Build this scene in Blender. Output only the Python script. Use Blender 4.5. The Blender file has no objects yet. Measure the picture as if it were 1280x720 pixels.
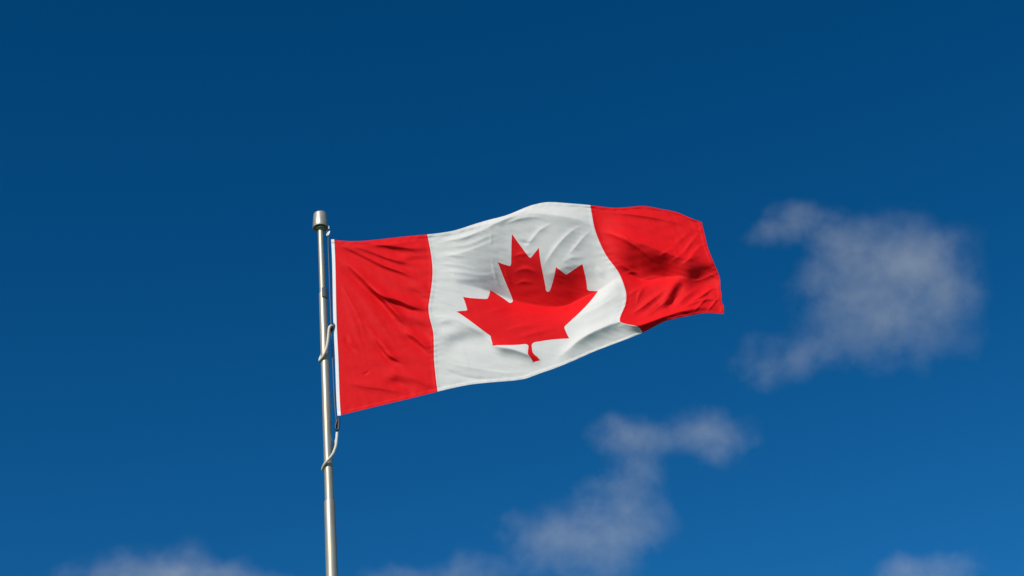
import bpy, bmesh, math, random
import numpy as np
from mathutils import Vector, Matrix, noise, geometry

SC = bpy.context.scene
COL = SC.collection
R = math.radians

# ------------------------------------------------------------------ camera
ELEV, ROLL, EYE = R(33), R(-5.6), Vector((0, 0, 1.6))
fw = Vector((0, math.cos(ELEV), math.sin(ELEV)))
up0 = Vector((0, -math.sin(ELEV), math.cos(ELEV)))
rt0 = Vector((1, 0, 0))
CR = math.cos(ROLL) * rt0 + math.sin(ROLL) * up0
CU = -math.sin(ROLL) * rt0 + math.cos(ROLL) * up0
CB = -fw
ROT = Matrix((CR, CU, CB)).transposed()
cam = bpy.data.cameras.new('camera')
cam.sensor_width = 36
cam.lens = 18 / math.tan(R(15))
cam.clip_start = 0.1
cam.clip_end = 20000
co = bpy.data.objects.new('camera', cam)
COL.objects.link(co)
co.matrix_world = Matrix.Translation(EYE) @ ROT.to_4x4()
SC.camera = co
F = 640 / math.tan(R(15))

# ------------------------------------------------------------------ sky, sun, exposure
SUN_EL, SUN_AZ = 40, 28            # azimuth: degrees to the left of straight behind the camera
sdir = Vector((-math.sin(R(SUN_AZ)) * math.cos(R(SUN_EL)),
               -math.cos(R(SUN_AZ)) * math.cos(R(SUN_EL)), math.sin(R(SUN_EL))))
w = bpy.data.worlds.new('World')
SC.world = w
w.use_nodes = True
nt = w.node_tree
bg = nt.nodes['Background']
sky = nt.nodes.new('ShaderNodeTexSky')
sky.sky_type = 'NISHITA'
sky.sun_disc = False
sky.sun_elevation = R(SUN_EL)
sky.sun_rotation = R(180 + SUN_AZ)
sky.altitude = 300
sky.air_density = 1.0
sky.dust_density = 0.0
sky.ozone_density = 4.0
hs = nt.nodes.new('ShaderNodeHueSaturation')     # the deep, polarised blue of the photograph's whole sky
hs.inputs['Hue'].default_value = 0.49
hs.inputs['Saturation'].default_value = 1.155
hs.inputs['Value'].default_value = 0.92
gm = nt.nodes.new('ShaderNodeGamma')
gm.inputs['Gamma'].default_value = 1.5
nt.links.new(sky.outputs[0], gm.inputs['Color'])
nt.links.new(gm.outputs[0], hs.inputs['Color'])
nt.links.new(hs.outputs[0], bg.inputs[0])
bg.inputs[1].default_value = 0.05

sl = bpy.data.lights.new('sun', 'SUN')
sl.energy = 4.5
sl.angle = R(0.5)
sl.color = (1.0, 0.925, 0.82)
so = bpy.data.objects.new('sun', sl)
COL.objects.link(so)
so.rotation_euler = sdir.to_track_quat('Z', 'Y').to_euler()
so.location = (0, 0, 30)

vs = SC.view_settings
vs.view_transform = 'Standard'
vs.look = 'None'
vs.exposure = 0
vs.gamma = 1
SC.render.engine = 'CYCLES'
SC.cycles.use_denoising = True
SC.cycles.volume_bounces = 1
SC.cycles.volume_step_rate = 1.0
SC.cycles.max_bounces = 8


# ------------------------------------------------------------------ helpers
def tag(o, label=None, cat=None, group=None, kind=None):
    if label: o['label'] = label
    if cat: o['category'] = cat
    if group: o['group'] = group
    if kind: o['kind'] = kind
    return o


def ray(x, y):
    v = (x - 640) * CR - (y - 360) * CU + F * fw
    return v.normalized()


def link(name, me, mats, parent=None, smooth=True):
    o = bpy.data.objects.new(name, me)
    for m in (mats if isinstance(mats, (list, tuple)) else [mats]):
        me.materials.append(m)
    if smooth:
        me.shade_smooth()
    COL.objects.link(o)
    if parent: o.parent = parent
    return o


def empty(name, loc):
    o = bpy.data.objects.new(name, None)
    o.location = loc
    o.empty_display_size = 0.1
    COL.objects.link(o)
    bpy.context.view_layer.update()
    return o


def node(t, kind, **kw):
    n = t.nodes.new(kind)
    for k, v in kw.items():
        if k in n.inputs: n.inputs[k].default_value = v
        else: setattr(n, k, v)
    return n


def lathe(name, prof, mat, parent=None, seg=48, sharp=30):
    """prof: list of (r, z); local z axis"""
    bm = bmesh.new()
    rings = []
    for r, z in prof:
        if r < 1e-5:
            rings.append([bm.verts.new((0, 0, z))])
        else:
            rings.append([bm.verts.new((r * math.cos(2 * math.pi * i / seg), r * math.sin(2 * math.pi * i / seg), z)) for i in range(seg)])
    for a, b in zip(rings, rings[1:]):
        for i in range(seg):
            j = (i + 1) % seg
            if len(a) == 1 and len(b) == 1: continue
            if len(a) == 1: bm.faces.new((a[0], b[j], b[i]))
            elif len(b) == 1: bm.faces.new((a[i], a[j], b[0]))
            else: bm.faces.new((a[i], a[j], b[j], b[i]))
    bmesh.ops.recalc_face_normals(bm, faces=bm.faces)
    for e in bm.edges:
        if len(e.link_faces) == 2 and e.calc_face_angle(0) > R(sharp): e.smooth = False
    me = bpy.data.meshes.new(name)
    bm.to_mesh(me); bm.free()
    return link(name, me, mat, parent)


def spline(pts, n=10):
    """Catmull-Rom through pts"""
    P = [Vector(p) for p in pts]
    P = [P[0] * 2 - P[1]] + P + [P[-1] * 2 - P[-2]]
    out = []
    for i in range(1, len(P) - 2):
        a, b, c, d = P[i - 1:i + 3]
        for k in range(n):
            t = k / n
            out.append(0.5 * ((2 * b) + (c - a) * t + (2 * a - 5 * b + 4 * c - d) * t * t + (3 * b - a - 3 * c + d) * t ** 3))
    out.append(P[-2].copy())
    return out


def tube(name, path, rad, mat, parent=None, seg=10, strands=0, pitch=0.05):
    bm = bmesh.new()
    rings = []
    prev = None
    s = 0
    for i, p in enumerate(path):
        t = (path[min(i + 1, len(path) - 1)] - path[max(i - 1, 0)]).normalized()
        if prev is None:
            n = t.orthogonal().normalized()
        else:
            n = (prev - t * prev.dot(t)).normalized()
        prev = n
        b = t.cross(n)
        if i: s += (p - path[i - 1]).length
        ring = []
        for k in range(seg):
            a = 2 * math.pi * k / seg
            r = rad
            if strands:
                r = rad * (0.88 + 0.12 * abs(math.cos(strands / 2 * (a + 2 * math.pi * s / pitch))))
            ring.append(bm.verts.new(p + (n * math.cos(a) + b * math.sin(a)) * r))
        rings.append(ring)
    for a, b in zip(rings, rings[1:]):
        for i in range(seg):
            j = (i + 1) % seg
            bm.faces.new((a[i], a[j], b[j], b[i]))
    bm.faces.new(rings[0][::-1]); bm.faces.new(rings[-1])
    me = bpy.data.meshes.new(name)
    bm.to_mesh(me); bm.free()
    o = link(name, me, mat)
    if parent:
        o.parent = parent
        o.matrix_parent_inverse = parent.matrix_world.inverted()
    return o


# ------------------------------------------------------------------ materials
def cloth(name, base, back):
    m = bpy.data.materials.new(name); m.use_nodes = True
    t = m.node_tree; t.nodes.clear()
    out = node(t, 'ShaderNodeOutputMaterial')
    p = node(t, 'ShaderNodeBsdfPrincipled', Roughness=0.62)
    p.inputs['Specular IOR Level'].default_value = 0.10
    tc = node(t, 'ShaderNodeTexCoord')
    n1 = node(t, 'ShaderNodeTexNoise', Scale=2.2, Detail=5.0, Roughness=0.6)
    t.links.new(tc.outputs['Object'], n1.inputs['Vector'])
    mr = node(t, 'ShaderNodeMapRange'); mr.inputs[1].default_value = 0.3; mr.inputs[2].default_value = 0.7
    mr.inputs[3].default_value = 0.97; mr.inputs[4].default_value = 1.02
    t.links.new(n1.outputs[0], mr.inputs[0])
    hv = node(t, 'ShaderNodeHueSaturation'); hv.inputs['Color'].default_value = base
    t.links.new(mr.outputs[0], hv.inputs['Value'])
    t.links.new(hv.outputs[0], p.inputs['Base Color'])
    tr = node(t, 'ShaderNodeBsdfTranslucent'); tr.inputs[0].default_value = back
    # woven cloth: fine bump
    n2 = node(t, 'ShaderNodeTexNoise', Scale=140.0, Detail=2.0)
    t.links.new(tc.outputs['Object'], n2.inputs['Vector'])
    n3 = node(t, 'ShaderNodeTexNoise', Scale=14.0, Detail=4.0, Roughness=0.55)
    t.links.new(tc.outputs['Object'], n3.inputs['Vector'])
    b1 = node(t, 'ShaderNodeBump', Strength=0.10, Distance=0.02)
    t.links.new(n3.outputs[0], b1.inputs['Height'])
    b2 = node(t, 'ShaderNodeBump', Strength=0.15, Distance=0.002)
    t.links.new(n2.outputs[0], b2.inputs['Height']); t.links.new(b1.outputs[0], b2.inputs['Normal'])
    t.links.new(b2.outputs[0], p.inputs['Normal'])
    mx = node(t, 'ShaderNodeMixShader'); mx.inputs[0].default_value = 0.21
    t.links.new(p.outputs[0], mx.inputs[1]); t.links.new(tr.outputs[0], mx.inputs[2])
    t.links.new(mx.outputs[0], out.inputs[0])
    return m


def simple(name, base, rough=0.5, metal=0.0, var=0.12, scale=(8, 8, 8), bump=0.0, spec=0.5):
    m = bpy.data.materials.new(name); m.use_nodes = True
    t = m.node_tree
    p = t.nodes['Principled BSDF']
    p.inputs['Metallic'].default_value = metal
    p.inputs['Specular IOR Level'].default_value = spec
    tc = node(t, 'ShaderNodeTexCoord'); mp = node(t, 'ShaderNodeMapping'); mp.inputs['Scale'].default_value = scale
    n = node(t, 'ShaderNodeTexNoise', Scale=1.0, Detail=6.0, Roughness=0.65)
    t.links.new(tc.outputs['Object'], mp.inputs[0]); t.links.new(mp.outputs[0], n.inputs['Vector'])
    mr = node(t, 'ShaderNodeMapRange'); mr.inputs[1].default_value = 0.3; mr.inputs[2].default_value = 0.7
    mr.inputs[3].default_value = 1 - var; mr.inputs[4].default_value = 1 + var
    t.links.new(n.outputs[0], mr.inputs[0])
    hv = node(t, 'ShaderNodeHueSaturation'); hv.inputs['Color'].default_value = (*base, 1)
    t.links.new(mr.outputs[0], hv.inputs['Value']); t.links.new(hv.outputs[0], p.inputs['Base Color'])
    m2 = node(t, 'ShaderNodeMapRange'); m2.inputs[1].default_value = 0.3; m2.inputs[2].default_value = 0.7
    m2.inputs[3].default_value = rough - 0.07; m2.inputs[4].default_value = rough + 0.07
    t.links.new(n.outputs[0], m2.inputs[0]); t.links.new(m2.outputs[0], p.inputs['Roughness'])
    if bump:
        b = node(t, 'ShaderNodeBump', Strength=bump, Distance=0.01)
        t.links.new(n.outputs[0], b.inputs['Height']); t.links.new(b.outputs[0], p.inputs['Normal'])
    return m


M_RED = cloth('red_nylon', (0.84, 0.009, 0.013, 1), (0.80, 0.008, 0.010, 1))
M_WHITE = cloth('white_nylon', (0.77, 0.75, 0.705, 1), (0.72, 0.70, 0.66, 1))
M_HEAD = simple('white_canvas_tape', (0.80, 0.78, 0.78), 0.8, var=0.04, scale=(30, 30, 30))
M_ALU = simple('brushed_aluminium', (0.40, 0.365, 0.285), 0.47, 0.55, var=0.10, scale=(60, 60, 2.5), bump=0.05)
M_CAP = simple('spun_aluminium', (0.42, 0.39, 0.32), 0.40, 0.5, var=0.08, scale=(20, 20, 20))
M_ROPE = simple('pale_braided_cord', (0.62, 0.58, 0.48), 0.8, var=0.15, scale=(120, 120, 120), bump=0.3)
M_CABLE = simple('dark_grey_cord', (0.10, 0.11, 0.13), 0.6, var=0.15, scale=(120, 120, 120))
M_BLACK = simple('black_plastic', (0.02, 0.02, 0.022), 0.45, var=0.1)
M_STEEL = simple('stainless_steel', (0.36, 0.36, 0.36), 0.45, 0.8, var=0.08)
M_GRASS = simple('mown_grass', (0.06, 0.085, 0.025), 0.9, var=0.35, scale=(0.6, 0.6, 0.6), spec=0.1)
M_CONC = simple('concrete', (0.30, 0.29, 0.27), 0.85, var=0.15, bump=0.2, spec=0.2)

# ------------------------------------------------------------------ ground (below the frame)
bm = bmesh.new()
bmesh.ops.create_grid(bm, x_segments=40, y_segments=40, size=6000)
me = bpy.data.meshes.new('ground'); bm.to_mesh(me); bm.free()
tag(link('ground', me, M_GRASS), kind='structure')

# ------------------------------------------------------------------ flagpole
D0 = 16.75
PT = EYE + ray(400, 265) * D0               # the axis near the cap
PX, PY = PT.x, PT.y


def on_axis(y):
    """height on the pole axis that the photo shows at image row y"""
    lo, hi = 0.0, 14.0
    for _ in range(50):
        z = (lo + hi) / 2
        v = Vector((PX, PY, z)) - EYE
        yy = 360 - F * v.dot(CU) / v.dot(fw)
        if yy > y: lo = z
        else: hi = z
    return lo


def axis_x(y):
    v = Vector((PX, PY, on_axis(y))) - EYE
    return 640 + F * v.dot(CR) / v.dot(fw)


zc0, zc1 = on_axis(285), on_axis(267)
zj1, zj2 = on_axis(367), on_axis(627)
pole = empty('flagpole', (PX, PY, 0))
tag(pole, 'tapered aluminium flagpole with a blunt round cap, left of the flag', 'flagpole')
lathe('pole_shaft', [(0.092, 0.05), (0.085, 1.5), (0.0505, zj2 - 1.1), (0.0435, zj2 - 0.010), (0.0425, zj2), (0.0370, zj2 + 0.004),
                     (0.0325, zj1 - 0.006), (0.0318, zj1), (0.0275, zj1 + 0.004), (0.0250, zc0 + 0.02)], M_ALU, pole, sharp=25)
cap = lathe('pole_cap', [(0.0, zc0 + 0.012), (0.050, zc0 + 0.012), (0.054, zc0 + 0.004), (0.066, zc0 - 0.002), (0.0685, zc0 + 0.006),
                         (0.0665, zc0 + 0.03), (0.0575, zc1 - 0.018), (0.054, zc1 - 0.006), (0.046, zc1), (0.02, zc1 + 0.003), (0, zc1 + 0.003)],
            M_CAP, pole, sharp=45)
lathe('pole_collar', [(0.0, zc0 - 0.012), (0.033, zc0 - 0.012), (0.036, zc0 - 0.006), (0.036, zc0 + 0.011)], M_CAP, pole)
lathe('base_flange', [(0.098, 0.16), (0.105, 0.15), (0.125, 0.075), (0.20, 0.06), (0.21, 0.05), (0.21, 0.004), (0.0, 0.004)], M_ALU, pole)


def pole_point(y, dx, dz):
    """point beside the pole: dx metres to the right, dz metres towards the viewer, at the height of image row y"""
    return Vector((PX + dx, PY - dz, on_axis(y)))


def lift(x, y, dz):
    """point on the vertical plane through the axis, dz metres nearer to the viewer, seen at photo position x, y"""
    r = ray(x, y)
    t = (PY - dz - EYE.y) / r.y
    return EYE + r * t


# small pulley bracket under the cap, on the flag's side
bm = bmesh.new()
for sx in (-0.009, 0.009):
    g = bmesh.ops.create_cube(bm, size=1, matrix=Matrix.Translation((0.066, sx, zc0 - 0.010)) @ Matrix.Diagonal((0.02, 0.003, 0.03, 1)))
g = bmesh.ops.create_cone(bm, cap_ends=True, segments=20, radius1=0.009, radius2=0.009, depth=0.011,
                          matrix=Matrix.Translation((0.067, 0, zc0 - 0.014)) @ Matrix.Rotation(R(90), 4, 'X'))
bmesh.ops.bevel(bm, geom=bm.edges[:], offset=0.001, segments=1)
me = bpy.data.meshes.new('pulley'); bm.to_mesh(me); bm.free()
link('pulley', me, M_STEEL, pole, smooth=False)
# dark raised band part way round the shaft
bm = bmesh.new()
za = on_axis(368)
segs = 20
rings = []
for rr, zz in ((0.0335, za - 0.05), (0.041, za - 0.045), (0.041, za + 0.045), (0.0335, za + 0.05)):
    rings.append([bm.verts.new((rr * math.cos(a), rr * math.sin(a), zz)) for a in [R(-95 + 140 * i / segs) for i in range(segs + 1)]])
for a, b in zip(rings, rings[1:]):
    for i in range(segs): bm.faces.new((a[i], a[i + 1], b[i + 1], b[i]))
for i in (0, segs):
    f_ = [r_[i] for r_ in rings]
    bm.faces.new(f_ if i else f_[::-1])
bmesh.ops.recalc_face_normals(bm, faces=bm.faces)
me = bpy.data.meshes.new('shaft_band'); bm.to_mesh(me); bm.free()
link('shaft_band', me, M_CABLE, pole, smooth=False)

# ------------------------------------------------------------------ flag: where each point of the cloth is in the air
def arc_params(pts, t0, t1):
    s = [0]
    for a, b in zip(pts, pts[1:]): s.append(s[-1] + math.hypot(b[0] - a[0], b[1] - a[1]))
    return [t0 + (t1 - t0) * q / s[-1] for q in s]


CTRL = []
def edge_u(pts, u0, u1, v, skip=0):
    for (x, y), u in list(zip(pts, arc_params(pts, u0, u1)))[skip:]: CTRL.append((u, v, x, y))
def edge_v(pts, v0, v1, u):
    for (x, y), v in list(zip(pts, arc_params(pts, v0, v1)))[1:-1]: CTRL.append((u, v, x, y))

edge_u([(413, 299.8), (436, 301.5), (455, 301), (490, 297.5), (534, 293)], 0, .25, 0)
edge_u([(534, 293), (568, 288), (590, 281), (612, 274.5), (630, 270), (648, 263), (663, 257), (683, 252.7), (710, 254), (738, 256.5)], .25, .75, 0, 1)
edge_u([(738, 256.5), (770, 260), (790, 258.5), (805, 257.5), (825, 261), (845, 265), (862, 272), (877, 277.5)], .75, 1, 0, 1)
edge_u([(421, 519.8), (460, 510.5), (500, 501), (547, 489.5)], 0, .25, 1)
edge_u([(547, 489.5), (586, 481), (625, 477), (658, 473), (689, 462), (741, 440), (775, 427), (803, 416)], .25, .75, 1, 1)
edge_u([(803, 416), (832, 401.5), (860, 395), (885, 391), (904.5, 392.5)], .75, 1, 1, 1)
edge_v([(413, 299.8), (415.3, 373), (418, 446), (421, 519.8)], 0, 1, 0)
edge_v([(877.5, 277.5), (881, 294), (885, 310), (893, 330), (900, 349), (900.5, 362), (902, 370), (901.5, 376), (904.5, 383), (905, 392.5)], 0, 1, 1)
edge_v([(534, 293), (538, 313), (540.5, 333), (539, 360), (535.5, 385), (537, 397), (541.5, 415), (542.5, 448), (547, 489.5)], 0, 1, .25)
for v, x, y in ((.1, 740.5, 272), (.2, 744, 288), (.33, 757, 318), (.46, 773, 340), (.6, 782.5, 366), (.70, 781, 383), (.81, 775, 402), (.92, 797, 408)):
    CTRL.append((.75, v, x, y))
LEAFC = [(4800, 400, 640, 292.5), (4050, 890, 622, 327.5), (4423, 1065, 637.5, 331), (5550, 890, 673.7, 309.5), (5177, 1065, 662.5, 321),
         (4200, 1980, 638.7, 377), (5400, 1980, 685, 363), (3720, 1545, 613, 362.5), (3585, 1815, 608.7, 373), (3000, 1715, 578.7, 371),
         (3175, 2325, 583, 387.5), (2940, 2465, 570.5, 389.5), (5880, 1545, 695, 333.7), (6015, 1815, 707.5, 342.5), (6600, 1715, 728, 330),
         (6425, 2325, 735, 362), (6660, 2465, 747.5, 363.7), (5695, 3260, 705.5, 408.7), (5815, 3620, 711.7, 423), (4900, 3530, 667, 430),
         (4700, 3530, 658, 432), (3905, 3260, 613, 420), (3785, 3620, 616, 432), (4800, 4430, 670.5, 451.5), (4800, 3800, 662.6, 438), (4800, 4060, 663.6, 443), (4800, 4200, 667.5, 446.5)]
for X, Y, x, y in LEAFC: CTRL.append((X / 9600, Y / 4800, x, y))
CT = np.array(CTRL)


class TPS:
    def __init__(s, uv, val):
        s.uv = uv; n = len(uv)
        A = np.zeros((n + 3, n + 3))
        A[:n, :n] = s.k(uv, uv) + np.eye(n) * 2e-4
        A[:n, n] = 1; A[:n, n + 1:] = uv; A[n, :n] = 1; A[n + 1:, :n] = uv.T
        b = np.zeros((n + 3, val.shape[1])); b[:n] = val
        s.w = np.linalg.solve(A, b)
    @staticmethod
    def k(a, b):
        d2 = ((a[:, None] - b[None]) ** 2).sum(-1)
        return 0.5 * d2 * np.log(d2 + 1e-12)
    def __call__(s, q):
        out = []
        for c in np.array_split(q, max(1, len(q) // 20000)):
            out.append(s.k(c, s.uv) @ s.w[:-3] + s.w[-3] + c @ s.w[-2:])
        return np.concatenate(out)


tps = TPS(CT[:, :2] * (2, 1), CT[:, 2:])

# relief of the cloth: folds as (polyline in photo pixels, half width, height, profile)
#  'odd': a slope, shaded along the line for a positive height; 'even': a ridge (positive) or a groove (negative)
FOLDS = [
    # the big billow across leaf and fly: a sharp valley under a broad overhang
    ('vee', [(566, 352), (595, 359), (620, 367), (639, 375.5), (663, 380.5), (686, 384), (708, 382), (727, 373), (748, 363), (766, 350), (785, 340)], (52, 12), -31),
    ('vee', [(556, 290), (585, 286), (612, 281), (640, 272), (668, 267), (700, 270), (725, 276), (745, 284), (765, 290)], (14, 46), 13),
    ('odd', [(625, 335), (650, 335), (690, 345), (725, 340)], 24, 4),
    ('vee', [(676, 346), (692, 340), (710, 333), (728, 333), (748, 343)], (12, 18), 2.6),
    # right band
    ('vee', [(745, 284), (767, 291), (783, 297), (802, 304), (822, 312), (845, 320), (862, 324), (885, 314)], (14, 28), 15),
    ('odd', [(770, 310), (795, 322), (820, 330), (842, 332)], 15, 4),
    ('vee', [(765, 336), (788, 343), (805, 350), (826, 347), (850, 345), (865, 345)], (26, 8), -13),
    ('odd', [(857, 352), (870, 342), (884, 338), (900, 342)], 13, 10),
    ('odd', [(850, 350), (843, 365), (831, 387)], 5, -5),
    ('even', [(770, 290), (782, 297), (790, 309)], 3, 1.4), ('even', [(822, 322), (832, 315), (843, 312), (846, 322)], 3, 1.3),
    ('even', [(858, 326), (868, 314), (876, 306)], 2.4, 1.3), ('even', [(838, 312), (850, 300), (868, 286)], 4, 1.0),
    ('even', [(852, 322), (858, 312), (866, 300)], 2, 0.8),
    ('even', [(790, 394), (810, 376), (828, 362)], 4, 1.4), ('even', [(802, 396), (822, 380), (840, 366)], 3, 1.2),
    ('even', [(795, 385), (800, 366), (812, 352)], 3, 1.2), ('even', [(856, 383), (866, 376), (878, 369), (890, 361), (903, 361)], 3, 3.0),
    ('even', [(848, 388), (866, 379), (886, 374), (906, 377)], 3, 2.6), ('even', [(745, 268), (790, 268), (840, 276), (870, 284)], 5, 1.0),
    ('even', [(750, 276), (800, 280), (850, 292)], 4, 0.8), ('even', [(758, 318), (775, 330), (800, 345), (808, 348)], 3, 1.2),
    ('even', [(775, 345), (790, 340), (800, 342)], 2.4, 1.0), ('even', [(795, 352), (815, 348), (840, 347)], 3, 1.3),
    ('even', [(866, 392), (874, 382), (886, 370)], 2.2, 1.6), ('even', [(882, 392), (889, 383), (900, 370)], 2.2, 1.6),
    ('crease', [(742, 266), (770, 266), (805, 270), (840, 277), (876, 290)], (6, 2.5), 1.6),
    ('crease', [(743, 277), (775, 279), (810, 287), (845, 298), (872, 300)], (6, 2.5), 1.5),
    ('crease', [(744, 287), (768, 294), (792, 306), (812, 322), (820, 334)], (7, 3), 1.8),
    ('crease', [(835, 330), (850, 319), (864, 303), (878, 286)], (2.5, 5), 1.5),
    ('crease', [(848, 334), (864, 322), (876, 308), (888, 304)], (2.5, 5), 1.6),
    ('crease', [(783, 396), (803, 384), (826, 366), (848, 348)], (3, 6), 2.2),
    ('crease', [(788, 402), (812, 392), (836, 374), (856, 362)], (3, 6), 1.8),
    ('crease', [(782, 374), (796, 362), (815, 355), (838, 349)], (3, 6), 1.5),
    ('crease', [(812, 398), (840, 385), (858, 370), (880, 355)], (3, 6), 2.0),
    ('crease', [(860, 352), (876, 350), (890, 344), (900, 346)], (3, 5), 1.6),
    # tucked lower lip: cloth bulges, then turns under, and the hem comes out again
    ('vee', [(688, 453), (706, 440.5), (720, 428), (734, 418.6), (752, 410), (774, 402.5), (798, 407), (820, 400), (836, 394)], (11, 14), 9.5),
    ('vee', [(770, 408), (797, 406.5), (814, 402), (830, 396), (845, 391), (860, 387.5), (880, 384), (902, 385)], (6, 8), 7.5),
    ('vee', [(604, 421), (614, 428), (624, 433), (640, 436), (655, 441), (668, 447), (680, 449)], (9, 7), 7.0),
    ('odd', [(550, 434), (566, 423), (585, 417), (604, 420), (618, 426)], 9, 3.2),
    ('even', [(548, 452), (562, 465), (590, 473), (630, 474)], 3, -0.9),
    # white panel
    ('crease', [(678, 336), (688, 319), (700, 303), (716, 288), (735, 280)], (3, 6), 1.5), ('crease', [(708, 322), (720, 308), (732, 294), (742, 286)], (3, 6), 1.3),
    ('crease', [(655, 312), (666, 298), (676, 287), (694, 277)], (3, 5), 1.4), ('crease', [(536, 305), (565, 300), (596, 291), (625, 277), (655, 266)], (3, 6), 1.5),
    ('crease', [(538, 322), (570, 318), (605, 306), (630, 294)], (3, 7), 1.2), ('crease', [(540, 340), (572, 340), (604, 344), (630, 338)], (3, 7), 1.0), ('crease', [(537, 398), (556, 396), (580, 402), (606, 418)], (3, 7), 1.2),
    ('crease', [(545, 450), (580, 458), (630, 466), (665, 464)], (3, 7), 1.1), ('crease', [(700, 400), (730, 392), (758, 378), (780, 362)], (3, 7), 1.0),
    ('even', [(540, 318), (562, 318), (590, 322)], 3, 0.8), ('even', [(541, 330), (570, 331), (600, 338)], 3, 0.7),
    ('even', [(543, 345), (575, 349), (606, 350)], 4, 0.8), ('even', [(541, 372), (560, 378), (575, 386)], 4, 0.7),
    ('even', [(548, 300), (580, 297), (604, 285)], 3.5, 1.1), ('even', [(552, 310), (585, 306), (612, 295), (632, 292)], 4, 1.0),
    ('even', [(612, 276), (640, 268), (668, 263), (690, 266)], 3, 1.4), ('even', [(628, 281), (655, 272), (682, 272)], 3, 1.2),
    ('even', [(612, 284), (614, 296), (613, 312)], 2, 0.5), ('even', [(613, 318), (616, 332), (622, 352), (632, 366)], 2.2, 0.8),
    ('even', [(644, 300), (657, 304), (668, 303)], 3, -0.9), ('even', [(700, 330), (715, 322), (735, 322)], 5, 1.4),
    ('even', [(744, 330), (750, 340), (758, 350)], 4, 1.0), ('even', [(722, 385), (745, 378), (770, 362)], 5, 0.9),
    ('even', [(720, 408), (745, 398), (772, 384)], 5, 0.8), ('even', [(560, 445), (585, 455), (620, 460)], 5, 0.9),
    ('even', [(545, 405), (560, 400), (578, 402)], 4, 0.8), ('even', [(560, 395), (590, 410), (612, 424)], 3, 0.7),
    ('odd', [(545, 405), (560, 405), (575, 410)], 5, 1.1),
    # leaf
    ('even', [(640, 322), (650, 318), (668, 316)], 3, 1.0), ('even', [(640, 342), (655, 336), (668, 340), (676, 350)], 3.5, 1.2),
    ('even', [(630, 330), (634, 345), (642, 362)], 3, 1.0), ('even', [(642, 357), (655, 352), (670, 356)], 3, 0.9),
    ('even', [(606, 392), (625, 386), (650, 384)], 3.5, 0.8), ('even', [(622, 402), (645, 394), (680, 394), (710, 390)], 4, 0.9),
    ('even', [(625, 416), (650, 408), (684, 406)], 4, 0.8), ('even', [(640, 424), (670, 416), (700, 410)], 4, 0.8),
    # red band beside the hoist: creases running out of the top corner
    ('odd', [(428, 331), (440, 339), (461, 359), (484, 382), (499, 401), (512, 412)], 4.5, 3.26),
    ('odd', [(462, 359), (480, 372), (497, 377), (513, 384), (532, 389)], 4.5, 3.48),
    ('even', [(454, 351), (478, 374), (500, 394), (520, 408)], 3, 1.6),
    ('odd', [(420, 306), (449, 319), (478, 333), (503, 342), (520, 356)], 3.5, 1.63),
    ('odd', [(432, 308), (463, 317), (497, 329), (526, 334)], 3.5, 1.52),
    ('odd', [(484, 307), (505, 313), (537, 314)], 4.5, 2.39), ('odd', [(500, 325), (520, 322), (539, 322)], 4, 1.63),
    ('even', [(445, 308), (480, 306), (530, 301)], 4, 1.3), ('odd', [(418, 303), (455, 304), (500, 300), (534, 296)], 4, -0.87),
    ('odd', [(505, 396), (520, 402), (535, 412), (541, 425)], 7, 2.83),
    ('odd', [(470, 424), (478, 434), (487, 446), (500, 452)], 3.5, 2.39), ('odd', [(504, 418), (520, 426), (538, 440)], 4, 1.96),
    ('odd', [(433, 420), (438, 430), (446, 438)], 2.6, 1.30), ('even', [(450, 468), (458, 466.5), (463, 461)], 1.6, -0.8),
    ('odd', [(482, 477), (498, 473), (513, 481), (523, 492)], 5.5, 2.2), ('odd', [(510, 470), (530, 482), (545, 486)], 4, 1.52),
    ('even', [(434, 352), (455, 376), (480, 410), (500, 440)], 6, 1.3), ('even', [(426, 362), (440, 395), (455, 440)], 6, 0.9),
    ('even', [(430, 480), (470, 480), (500, 492)], 6, 0.9), ('even', [(445, 400), (462, 410), (472, 425)], 3, 0.9),
    ('even', [(515, 350), (530, 358), (536, 368)], 3, 1.2), ('odd', [(508, 358), (524, 366), (536, 378)], 4, 1.52),
    ('crease', [(417, 316), (430, 327), (447, 342), (466, 361), (486, 382), (503, 401), (524, 420)], (7, 2.6), 2.3),
    ('crease', [(452, 352), (466, 362), (481, 371), (498, 376), (517, 384), (540, 389)], (7, 2.8), 2.6),
    ('crease', [(418, 303), (436, 311), (458, 321), (482, 333), (507, 342), (534, 354)], (6, 2.4), 1.7),
    ('crease', [(419, 302), (455, 311), (490, 324), (538, 333)], (6, 2.4), 1.5),
    ('crease', [(420, 301), (460, 304), (500, 309), (538, 312)], (6, 2.4), 1.7),
    ('crease', [(496, 408), (512, 417), (528, 430), (543, 450)], (6, 2.6), 1.8),
    ('crease', [(456, 404), (468, 421), (480, 438), (494, 449), (516, 457)], (6, 2.6), 1.9),
    ('crease', [(420, 345), (436, 372), (450, 400), (458, 430)], (7, 3), 1.0),
    ('crease', [(426, 470), (450, 482), (480, 486), (515, 494)], (7, 3), 1.1),
]


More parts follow.
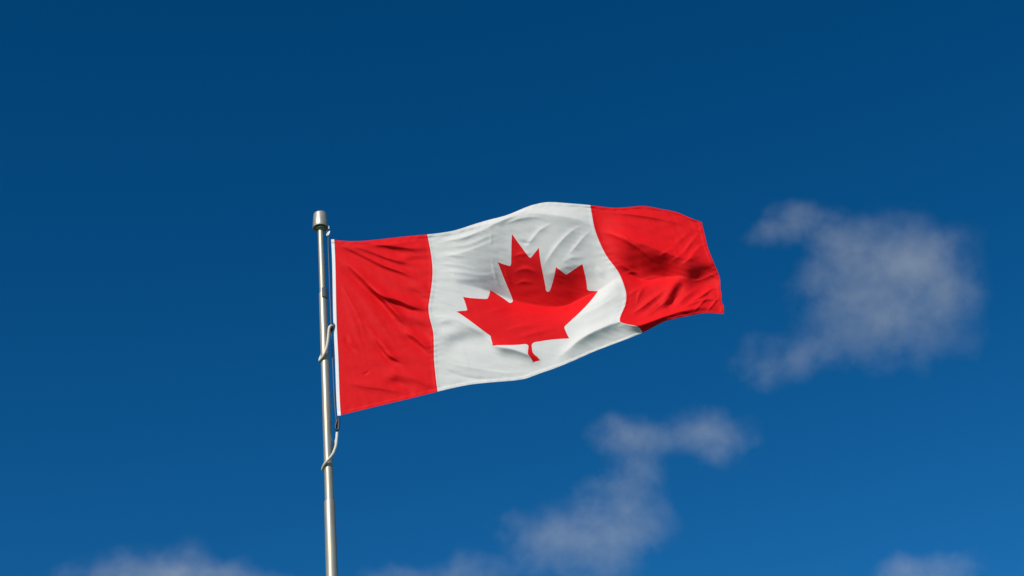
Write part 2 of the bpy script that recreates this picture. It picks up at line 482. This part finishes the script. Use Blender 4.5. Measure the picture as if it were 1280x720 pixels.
def seg_dist(P, c):
    """nearest distance to an open polyline, positive on its left-hand side (above, for a line drawn left to right), and the place along it"""
    best = np.full(len(P), 1e9); sd = np.zeros(len(P)); tt = np.zeros(len(P))
    L = np.concatenate([[0], np.cumsum(np.hypot(*np.diff(c, axis=0).T))])
    for i in range(len(c) - 1):
        a, b = c[i], c[i + 1]; d = b - a; l2 = d @ d
        t = np.clip(((P - a) @ d) / l2, 0, 1)
        q = P - (a + t[:, None] * d)
        dist = np.hypot(q[:, 0], q[:, 1])
        s_ = -np.sign(d[0] * (P[:, 1] - a[1]) - d[1] * (P[:, 0] - a[0]))
        m = dist < best
        best = np.where(m, dist, best); sd = np.where(m, s_ * dist, sd); tt = np.where(m, L[i] + t * (L[i + 1] - L[i]), tt)
    return sd, best, tt / L[-1], L[-1]


def smooth01(x):
    x = np.clip(x, 0, 1)
    return x * x * (3 - 2 * x)


def relief(P):
    h = np.zeros(len(P))
    for kind, pts, wd, A in FOLDS:
        wm = max(wd) if kind in ('vee', 'crease') else wd
        a = np.array(pts); lo = a.min(0) - 4.5 * wm; hi = a.max(0) + 4.5 * wm
        m = np.where(((P > lo) & (P < hi)).all(1))[0]
        if not len(m): continue
        c = np.array([(p.x, p.y) for p in spline([Vector((x, y, 0)) for x, y in pts], 6)])
        Q = P[m]
        if kind == 'odd':                  # sum of tilted blobs along the line: smooth everywhere
            s = np.concatenate([[0], np.cumsum(np.hypot(*np.diff(c, axis=0).T))])
            n = max(4, int(s[-1] / (0.5 * wd)) + 1)
            st = np.linspace(0, s[-1], n)
            cx = np.interp(st, s, c[:, 0]); cy = np.interp(st, s, c[:, 1])
            tx, ty = np.gradient(cx), np.gradient(cy); ll = np.hypot(tx, ty)
            nx, ny = ty / ll, -tx / ll     # left-hand normal, y pointing down
            f = smooth01(np.minimum(st, s[-1] - st) / (0.30 * s[-1]) + 0.15)
            ds = s[-1] / (n - 1)
            g = np.zeros(len(Q))
            for i in range(n):
                dx, dy = Q[:, 0] - cx[i], Q[:, 1] - cy[i]
                g += f[i] * (dx * nx[i] + dy * ny[i]) / wd * np.exp(-(dx * dx + dy * dy) / (2 * wd * wd))
            h[m] += 1.2 * A * g * ds / (wd * 2.5066)
        else:
            if kind == 'crease':           # a long sharp crease, tapering to both ends, steeper on one side
                sd, dist, x, L = seg_dist(Q, c)
                fade = smooth01(np.minimum(x / 0.35, (1 - x) / 0.45))
                w_ = np.where(sd > 0, wd[0], wd[1]) * (0.6 + 0.4 * fade)
                q = (np.sqrt(dist ** 2 + 0.36) - 0.6) / w_
                g = np.exp(-q - 0.3 * q * q)
            elif kind == 'even':
                sd, dist, x, L = seg_dist(Q, c)
                fade = smooth01(np.minimum(x, 1 - x) / 0.5)
                wv = wd * (0.55 + 0.45 * fade)
                soft = 0.4 * wv
                q = (np.sqrt(dist ** 2 + soft ** 2) - soft) / (0.75 * wv)
                g = np.exp(-q - 0.35 * q * q)
            else:                          # crease running across, with its own slope above and below
                o_ = np.argsort(c[:, 0]); x0, x1 = c[o_[0], 0], c[o_[-1], 0]
                xs = np.linspace(x0 - 30, x1 + 30, 120)
                ys = np.interp(xs, c[o_, 0], c[o_, 1])
                k_ = np.hanning(9); k_ /= k_.sum()
                ys = np.convolve(np.pad(ys, 4, 'edge'), k_, 'valid')
                sd = np.interp(Q[:, 0], xs, ys) - Q[:, 1]
                x = (Q[:, 0] - x0) / (x1 - x0)
                fade = smooth01(np.minimum(x, 1 - x) / 0.34)
                wu, wl = wd
                w_ = np.where(sd > 0, wu, wl)
                soft = 1.3
                q = (np.sqrt(sd ** 2 + soft ** 2) - soft) / w_
                g = np.exp(-q - 0.25 * q * q)
            h[m] += A * g * fade
    return h


rng = np.random.default_rng(5)
NK = []
for _ in range(46):                       # faint crumple: many shallow ripples of random direction
    lam = rng.uniform(6, 24); th = rng.normal(R(-62), 0.5)
    NK.append((math.cos(th) * 2 * math.pi / lam, math.sin(th) * 2 * math.pi / lam, rng.uniform(0, 6.28), 0.0042 * lam * rng.uniform(0.3, 1)))


def crumple(P):
    # ripples modulated in patches so that no pattern repeats
    h = np.zeros(len(P))
    for i, (kx, ky, ph, a) in enumerate(NK):
        mod = 0.5 + 0.5 * np.sin(P[:, 0] * 0.021 * (1 + 0.3 * (i % 5)) + i * 1.7) * np.sin(P[:, 1] * 0.027 * (1 + 0.2 * (i % 7)) + i * 2.9)
        wob = 1.4 * np.sin(P[:, 0] * 0.045 + i) + 1.2 * np.sin(P[:, 1] * 0.06 + 2 * i)
        h += a * mod * np.sin(kx * P[:, 0] + ky * P[:, 1] + ph + wob)
    return h


PXM = F / D0                                # photo pixels per metre at the flag
HO = lift(416, 300, 0.0)                    # hoist corner, level with the pole axis
YAW = R(6)
fn = Vector((math.sin(YAW), -math.cos(YAW), 0))      # outward normal of the mean plane (towards the viewer)
A_CR, A_CU, A_FW, A_FN, A_EYE, A_HO = [np.array(v) for v in (CR, CU, fw, fn, EYE, HO)]


def place(uv):
    P = tps(uv * (2, 1))
    hp = relief(P) * 1.0
    calm = 0.25 + 0.75 * np.clip(uv[:, 0] / 0.12, 0, 1)
    fly = 1 + 0.9 * np.clip((uv[:, 0] - .75) / .2, 0, 1)
    h = hp + crumple(P) * calm * fly
    h = h * np.clip(0.15 + uv[:, 0] / 0.035, 0, 1)
    # sewn hem: a slightly raised double edge on three sides
    e = np.minimum(np.minimum(uv[:, 1], 1 - uv[:, 1]), (1 - uv[:, 0]) * 2)
    hem = 1 / (1 + np.exp((e - 0.017) / 0.002))
    puck = np.sin(uv[:, 0] * 190 + 3 * np.sin(uv[:, 0] * 31)) * np.sin(uv[:, 1] * 95 + 2 * np.sin(uv[:, 1] * 23) + 1)
    h = h + hem * 0.7 + 0.22 * puck * np.exp(-(e / 0.04) ** 2)
    # felled seams where the three panels are sewn together, and round them a little pucker
    for us in (.25, .75):
        du = np.abs(uv[:, 0] - us) * 2
        h = h + 0.45 / (1 + np.exp((du - 0.011) / 0.0018)) + 0.16 * np.sin(uv[:, 1] * 130 + 4 * np.sin(uv[:, 1] * 17)) * np.exp(-(du / 0.03) ** 2)
    r = (P[:, :1] - 640) * A_CR - (P[:, 1:] - 360) * A_CU + F * A_FW
    r /= np.linalg.norm(r, axis=1)[:, None]
    t = ((A_HO - A_EYE) @ A_FN) / (r @ A_FN)
    Q = A_EYE + r * t[:, None]
    return Q - r * (h / PXM)[:, None]


def normals(uv):
    e = 0.0011
    du = place(uv + (e / 2, 0)) - place(uv - (e / 2, 0))
    dv = place(uv + (0, e)) - place(uv - (0, e))
    n = np.cross(dv, du)
    n /= np.linalg.norm(n, axis=1)[:, None]
    s = np.sign(n @ A_FN)
    return n * np.where(s == 0, 1, s)[:, None] if False else n


FLAG = empty('flag', HO)
tag(FLAG, 'red and white maple leaf flag flying from the pole', 'flag')


def cloth_mesh(name, uv, faces, mat, parent):
    pos = place(uv) - np.array(HO)
    nor = normals(uv)
    me = bpy.data.meshes.new(name)
    me.from_pydata([tuple(p) for p in pos], [], [tuple(int(i) for i in f) for f in faces])
    # wind every face towards the viewer's side
    ok = sum(1 for p in list(me.polygons)[::37] if np.dot(np.array(p.normal), nor[p.vertices[0]]) > 0)
    if ok < len(list(me.polygons)[::37]) / 2: me.flip_normals()
    me.validate()
    o = link(name, me, mat, parent)
    me.normals_split_custom_set_from_vertices([tuple(n) for n in nor])
    return o


def grid_panel(name, u0, u1, nu, nv, mat, parent):
    us = np.linspace(u0, u1, nu + 1); vv = np.linspace(0, 1, nv + 1)
    uv = np.array([(u, v) for v in vv for u in us])
    f = [(j * (nu + 1) + i, (j + 1) * (nu + 1) + i, (j + 1) * (nu + 1) + i + 1, j * (nu + 1) + i + 1) for j in range(nv) for i in range(nu)]
    return cloth_mesh(name, uv, f, mat, parent)


NV = 230
grid_panel('red_band', 0.0085, .25, 112, NV, M_RED, FLAG)
grid_panel('red_band', .75, 1, 120, NV, M_RED, FLAG)

# the leaf's outline (cloth units: 9600 x 4800)
def arc(p0, d, r, sweep, n=5):
    p1 = (p0[0] + d[0], p0[1] + d[1])
    mx, my = (p0[0] + p1[0]) / 2, (p0[1] + p1[1]) / 2
    q = math.hypot(*d); hgt = math.sqrt(max(r * r - q * q / 4, 0))
    nx, ny = -d[1] / q, d[0] / q
    s = 1 if sweep else -1
    cx, cy = mx + s * nx * hgt, my + s * ny * hgt
    a0 = math.atan2(p0[1] - cy, p0[0] - cx); a1 = math.atan2(p1[1] - cy, p1[0] - cx)
    da = (a1 - a0 + math.pi) % (2 * math.pi) - math.pi
    return [(cx + r * math.cos(a0 + da * k / n), cy + r * math.sin(a0 + da * k / n)) for k in range(1, n)] + [p1]


LEAF = [(4890, 4430)]
for op in [('l', -45, -863), ('a', 95, 1, 111, -98), ('l', 859, 151), ('l', -116, -320), ('a', 65, 1, 20, -73), ('l', 941, -762), ('l', -212, -99),
           ('a', 65, 1, -34, -79), ('l', 186, -572), ('l', -542, 115), ('a', 65, 1, -73, -38), ('l', -105, -247), ('l', -423, 454), ('a', 65, 1, -111, -57),
           ('l', 204, -1052), ('l', -327, 189), ('a', 65, 1, -91, -27), ('l', -332, -652), ('l', -332, 652), ('a', 65, 1, -91, 27), ('l', -327, -189),
           ('l', 204, 1052), ('a', 65, 1, -111, 57), ('l', -423, -454), ('l', -105, 247), ('a', 65, 1, -73, 38), ('l', -542, -115), ('l', 186, 572),
           ('a', 65, 1, -34, 79), ('l', -212, 99), ('l', 941, 762), ('a', 65, 1, 20, 73), ('l', -116, 320), ('l', 859, -151), ('a', 95, 1, 111, 98),
           ('l', -45, 863)]:
    x, y = LEAF[-1]
    if op[0] == 'l':
        n = max(1, round(math.hypot(op[1], op[2]) / 24))
        LEAF += [(x + op[1] * k / n, y + op[2] * k / n) for k in range(1, n + 1)]
    else:
        LEAF += arc((x, y), (op[3], op[4]), op[1], op[2])
n = 7
x, y = LEAF[-1]
LEAF += [(x + 180 * k / n, y) for k in range(1, n)]
LA = np.array(LEAF)
NU = 210
gu = np.linspace(2400, 7200, NU + 1); gv = np.linspace(0, 4800, NV + 1)
pts = [(u, v) for v in gv for u in gu]
pa = np.array(pts)
keep = np.ones(len(pa), bool)
for q in LA:
    keep &= ((pa - q) ** 2).sum(1) > 13 ** 2
pa = pa[keep]
nl = len(LA)
allp = [Vector(p) for p in LA] + [Vector(p) for p in pa]
cv, ce, cf, *_ = geometry.delaunay_2d_cdt(allp, [(i, (i + 1) % nl) for i in range(nl)], [], 0, 1e-6)
cv = np.array([(p.x, p.y) for p in cv])
cf = np.array([f for f in cf])
cen = cv[cf].mean(1)
inside = np.zeros(len(cen), bool)
for a, b in zip(LA, np.roll(LA, -1, 0)):
    c = ((a[1] > cen[:, 1]) != (b[1] > cen[:, 1]))
    with np.errstate(divide='ignore', invalid='ignore'):
        xi = (b[0] - a[0]) * (cen[:, 1] - a[1]) / (b[1] - a[1]) + a[0]
    inside ^= c & (cen[:, 0] < xi)


def sub(faces):
    ids, inv = np.unique(faces, return_inverse=True)
    return cv[ids] / (9600, 4800), inv.reshape(faces.shape)


uvw, fwh = sub(cf[~inside])
panel = cloth_mesh('white_panel', uvw, fwh, M_WHITE, FLAG)
uvl, fl = sub(cf[inside])
cloth_mesh('maple_leaf', uvl, fl, M_RED, panel)

# canvas heading along the hoist: a real doubled tape
def tape():
    bm = bmesh.new()
    rows = []
    for k in range(121):
        v = -0.004 + 1.008 * k / 120
        c = Vector(place(np.array([[0.0058, min(max(v, 0), 1)]]))[0]) - HO + Vector((0, 0, 0))
        c = c + Vector((0, 0, (0.004 if v < 0 else -0.004 if v > 1 else 0)))
        side = Vector((math.cos(YAW), math.sin(YAW), 0))
        r = []
        for a, b in ((-1, -1), (-1, 1), (1, 1), (1, -1)):
            r.append(bm.verts.new(c + side * (0.0135 * a) + fn * (0.0035 * b)))
        rows.append(r)
    for a, b in zip(rows, rows[1:]):
        for i in range(4):
            j = (i + 1) % 4
            bm.faces.new((a[i], a[j], b[j], b[i]))
    bm.faces.new(rows[0]); bm.faces.new(rows[-1][::-1])
    bmesh.ops.recalc_face_normals(bm, faces=bm.faces)
    me = bpy.data.meshes.new('heading_tape'); bm.to_mesh(me); bm.free()
    return link('heading_tape', me, M_HEAD, FLAG, smooth=False)


tape()

# ------------------------------------------------------------------ halyard and its fittings
HAL = empty('halyard', lift(409, 290, 0.0))
tag(HAL, 'thin dark halyard cord with snap hooks running down along the white edge of the flag', 'halyard')
cord = spline([lift(408.6, 288, 0.01), lift(410.2, 296, 0.01), lift(410.4, 310, 0.0), lift(411.6, 345, -0.005), lift(413.8, 405, -0.005),
               lift(416, 455, -0.005), lift(418.4, 505, 0.0), lift(420.6, 527, 0.0), lift(421.4, 541, 0.0)], 14)
tube('cord', cord, 0.0042, M_CABLE, HAL, strands=4)


def hook(name, x, y, ln, mat, parent, tilt=0.0):
    """snap hook: swivel eye, body and a bent gate, hanging at a photo position"""
    o = lift(x, y, 0.012)
    s = ln
    c = [(0, 0, 0.5), (0.10, 0, 0.42), (0.12, 0, 0.1), (0.12, 0, -0.3), (0.05, 0, -0.47), (-0.07, 0, -0.47), (-0.13, 0, -0.32), (-0.12, 0, -0.05), (-0.03, 0, 0.2), (0, 0, 0.36)]
    rt = Matrix.Rotation(tilt, 3, 'Y')
    path = spline([o + rt @ (Vector(p) * s) for p in c], 6)
    return tube(name, path, 0.0085, mat, parent, seg=8)


hook('snap_hook', 410.6, 292, 0.05, M_STEEL, HAL, 0.4)
hook('snap_hook', 415.3, 409, 0.07, M_BLACK, HAL, 0.2)
hook('snap_hook', 421.8, 530, 0.11, M_BLACK, HAL, 0.05)


def retainer(pts, label):
    """cord slung round the pole: front run through pts (photo x, y, metres in front of the axis), back run behind the pole"""
    P = [lift(*p) for p in pts]
    root = tag(tube('retainer_cord', [p - P[0] for p in spline(P, 10)], 0.0115, M_ROPE, None, seg=12, strands=6, pitch=0.03), label, 'rope', 'cords slung round the flagpole')
    root.location = P[0]
    return root


ax = axis_x
retainer([(414.5, 407, .020), (411.5, 410, .045), (410.2, 422, .052), (408.6, 433, .054), (404.8, 443.5, .050), (400.6, 449.8, .025), (399.6, 450, -.01),
          (402, 444, -.042), (407, 432, -.052), (411, 420, -.045), (414, 411, -.02), (414.6, 407.5, .006)],
         'pale cord slung round the flagpole at mid height of the flag')
retainer([(421.3, 541, .012), (421, 546, .03), (419.8, 557, .052), (416.5, 566.5, .062), (411.5, 573.5, .061), (406.3, 579.5, .045), (403.6, 585, .012), (403.4, 587, -.012),
          (406, 583, -.045), (411, 573, -.061), (417, 560, -.05), (421, 547, -.012), (421.6, 542, .0)],
         'pale cord slung round the flagpole just below the flag')

# ------------------------------------------------------------------ thin fair-weather clouds, real volumes about 1.5 km away
CD = 1500.0
CPX = F / CD                                # photo pixels per metre out there


def cloud(label, lobes, seed, gain=1.0, dist=CD):
    ppm = F / dist
    cx = sum(l[0] for l in lobes) / len(lobes); cy = sum(l[1] for l in lobes) / len(lobes)
    origin = EYE + ray(cx, cy) * dist
    rnd = random.Random(seed)
    L = []
    for x, y, rx, ry, d in lobes:
        rx, ry = rx / ppm, ry / ppm
        L.append(((x - cx) / ppm, -(y - cy) / ppm, rnd.uniform(-.25, .25) * min(rx, ry), rx, ry, (rx + ry) / 2, d))
    bm = bmesh.new()
    for x, y, z, rx, ry, rz, d in L:
        bmesh.ops.create_icosphere(bm, subdivisions=3, radius=1, matrix=Matrix.Translation((x, y, z)) @ Matrix.Diagonal((rx * 1.6, ry * 1.6, rz * 1.5, 1)))
    me = bpy.data.meshes.new('cloud'); bm.to_mesh(me); bm.free()
    m = bpy.data.materials.new('cloud_vapour'); m.use_nodes = True
    m.cycles.volume_step_rate = 0.35
    t = m.node_tree; t.nodes.clear()
    out = node(t, 'ShaderNodeOutputMaterial')
    vol = node(t, 'ShaderNodeVolumePrincipled', Anisotropy=0.0)
    vol.inputs['Color'].default_value = (0.97, 0.95, 0.92, 1)
    t.links.new(vol.outputs[0], out.inputs['Volume'])
    tc = node(t, 'ShaderNodeTexCoord')
    off = node(t, 'ShaderNodeVectorMath', operation='ADD'); off.inputs[1].default_value = (seed * 137.0, seed * 71.0, seed * 31.0)
    t.links.new(tc.outputs['Object'], off.inputs[0])
    # warp so that no lobe keeps a round outline
    nz = node(t, 'ShaderNodeTexNoise', Scale=0.035, Detail=4.0, Roughness=0.6)
    t.links.new(off.outputs[0], nz.inputs['Vector'])
    sc = node(t, 'ShaderNodeVectorMath', operation='MULTIPLY_ADD'); sc.inputs[1].default_value = (30, 30, 30); sc.inputs[2].default_value = (-15, -15, -15)
    t.links.new(nz.outputs['Color'], sc.inputs[0])
    pw = node(t, 'ShaderNodeVectorMath', operation='ADD')
    t.links.new(tc.outputs['Object'], pw.inputs[0]); t.links.new(sc.outputs[0], pw.inputs[1])
    acc = None
    for x, y, z, rx, ry, rz, d in L:
        s = node(t, 'ShaderNodeVectorMath', operation='SUBTRACT'); s.inputs[1].default_value = (x, y, z)
        t.links.new(pw.outputs[0], s.inputs[0])
        q = node(t, 'ShaderNodeVectorMath', operation='MULTIPLY'); q.inputs[1].default_value = (1 / rx, 1 / ry, 1 / rz)
        t.links.new(s.outputs[0], q.inputs[0])
        ln = node(t, 'ShaderNodeVectorMath', operation='LENGTH'); t.links.new(q.outputs[0], ln.inputs[0])
        mr = node(t, 'ShaderNodeMapRange', interpolation_type='SMOOTHSTEP')
        mr.inputs[1].default_value = 0.0; mr.inputs[2].default_value = 1.45; mr.inputs[3].default_value = d * 16.0 / max(rz, 12); mr.inputs[4].default_value = 0
        t.links.new(ln.outputs['Value'], mr.inputs[0])
        if acc is None: acc = mr.outputs[0]
        else:
            a = node(t, 'ShaderNodeMath', operation='ADD')
            t.links.new(acc, a.inputs[0]); t.links.new(mr.outputs[0], a.inputs[1]); acc = a.outputs[0]
    n2 = node(t, 'ShaderNodeTexNoise', Scale=0.032, Detail=9.0, Roughness=0.68)
    n2.inputs['Distortion'].default_value = 0.15
    t.links.new(off.outputs[0], n2.inputs['Vector'])
    mr = node(t, 'ShaderNodeMapRange'); mr.inputs[1].default_value = 0.28; mr.inputs[2].default_value = 0.72; mr.inputs[3].default_value = 0.05; mr.inputs[4].default_value = 2.4
    t.links.new(n2.outputs[0], mr.inputs[0])
    mu = node(t, 'ShaderNodeMath', operation='MULTIPLY'); t.links.new(acc, mu.inputs[0]); t.links.new(mr.outputs[0], mu.inputs[1])
    # frayed rim: the thin outer vapour is eaten away between the denser strands
    er = node(t, 'ShaderNodeMapRange'); er.inputs[1].default_value = 0.3; er.inputs[2].default_value = 0.62; er.inputs[3].default_value = 0.16; er.inputs[4].default_value = 0.0
    t.links.new(n2.outputs[0], er.inputs[0])
    sb = node(t, 'ShaderNodeMath', operation='SUBTRACT', use_clamp=False); t.links.new(mu.outputs[0], sb.inputs[0]); t.links.new(er.outputs[0], sb.inputs[1])
    mu = node(t, 'ShaderNodeMath', operation='MAXIMUM'); mu.inputs[1].default_value = 0.0; t.links.new(sb.outputs[0], mu.inputs[0])
    mk = node(t, 'ShaderNodeMath', operation='MULTIPLY'); mk.inputs[1].default_value = 0.0106 * gain
    t.links.new(mu.outputs[0], mk.inputs[0])
    t.links.new(mk.outputs[0], vol.inputs['Density'])
    o = link('cloud', me, m)
    rm = o.modifiers.new('merge', 'REMESH'); rm.mode = 'VOXEL'; rm.voxel_size = 4.0
    o.matrix_world = Matrix.Translation(origin) @ ROT.to_4x4()
    return tag(o, label, 'cloud', 'thin clouds in the blue sky')


cloud('largest pale wispy cloud, floating in the sky right of the flag', [
    (988, 276, 40, 24, .55), (950, 294, 26, 20, .3), (1024, 286, 40, 28, .55), (1126, 312, 62, 48, .8), (1172, 355, 54, 56, .8), (1055, 338, 52, 42, .65),
    (1070, 405, 62, 50, .8), (1010, 368, 34, 38, .4), (955, 452, 42, 34, .5), (1008, 440, 44, 34, .5), (1132, 418, 56, 46, .6), (1197, 395, 36, 50, .4),
    (1112, 365, 70, 56, .8), (1060, 300, 46, 30, .5), (1190, 310, 36, 36, .25)], 8, 1.0)
cloud('ragged hook shaped cloud below the flag, right of the pole', [
    (773, 545, 36, 26, .6), (824, 545, 50, 22, .5), (874, 542, 50, 30, .55), (906, 552, 38, 30, .65), (786, 582, 36, 38, .5), (752, 628, 46, 36, .6),
    (762, 676, 54, 44, .85), (706, 668, 54, 40, .55), (802, 658, 46, 42, .5), (668, 682, 48, 34, .4), (722, 716, 80, 30, .6), (808, 608, 46, 46, .35), (640, 662, 34, 20, .2)], 2, 1.0)
cloud('low cloud bank at the bottom left, left of the pole', [
    (203, 708, 64, 26, .9), (141, 710, 44, 22, .5), (264, 715, 62, 20, .7), (180, 728, 80, 28, .8), (235, 733, 100, 26, .8), (95, 722, 40, 14, .3), (320, 724, 46, 12, .45)], 3, 0.75)
cloud('small faint cloud in the bottom right corner of the sky', [
    (1121, 706, 28, 17, .6), (1197, 705, 38, 14, .6), (1156, 718, 54, 18, .6), (1160, 733, 70, 22, .5)], 4)
cloud('faint puff of cloud at the bottom, left of the hook shaped cloud', [
    (585, 708, 36, 17, .5), (560, 720, 40, 16, .4), (612, 712, 28, 18, .4), (590, 728, 60, 16, .5)], 5, 0.65)
cloud('faint puff of cloud at the bottom, close to the pole', [
    (493, 714, 32, 12, .5), (515, 722, 36, 12, .4), (470, 722, 30, 10, .4)], 6, 0.7)
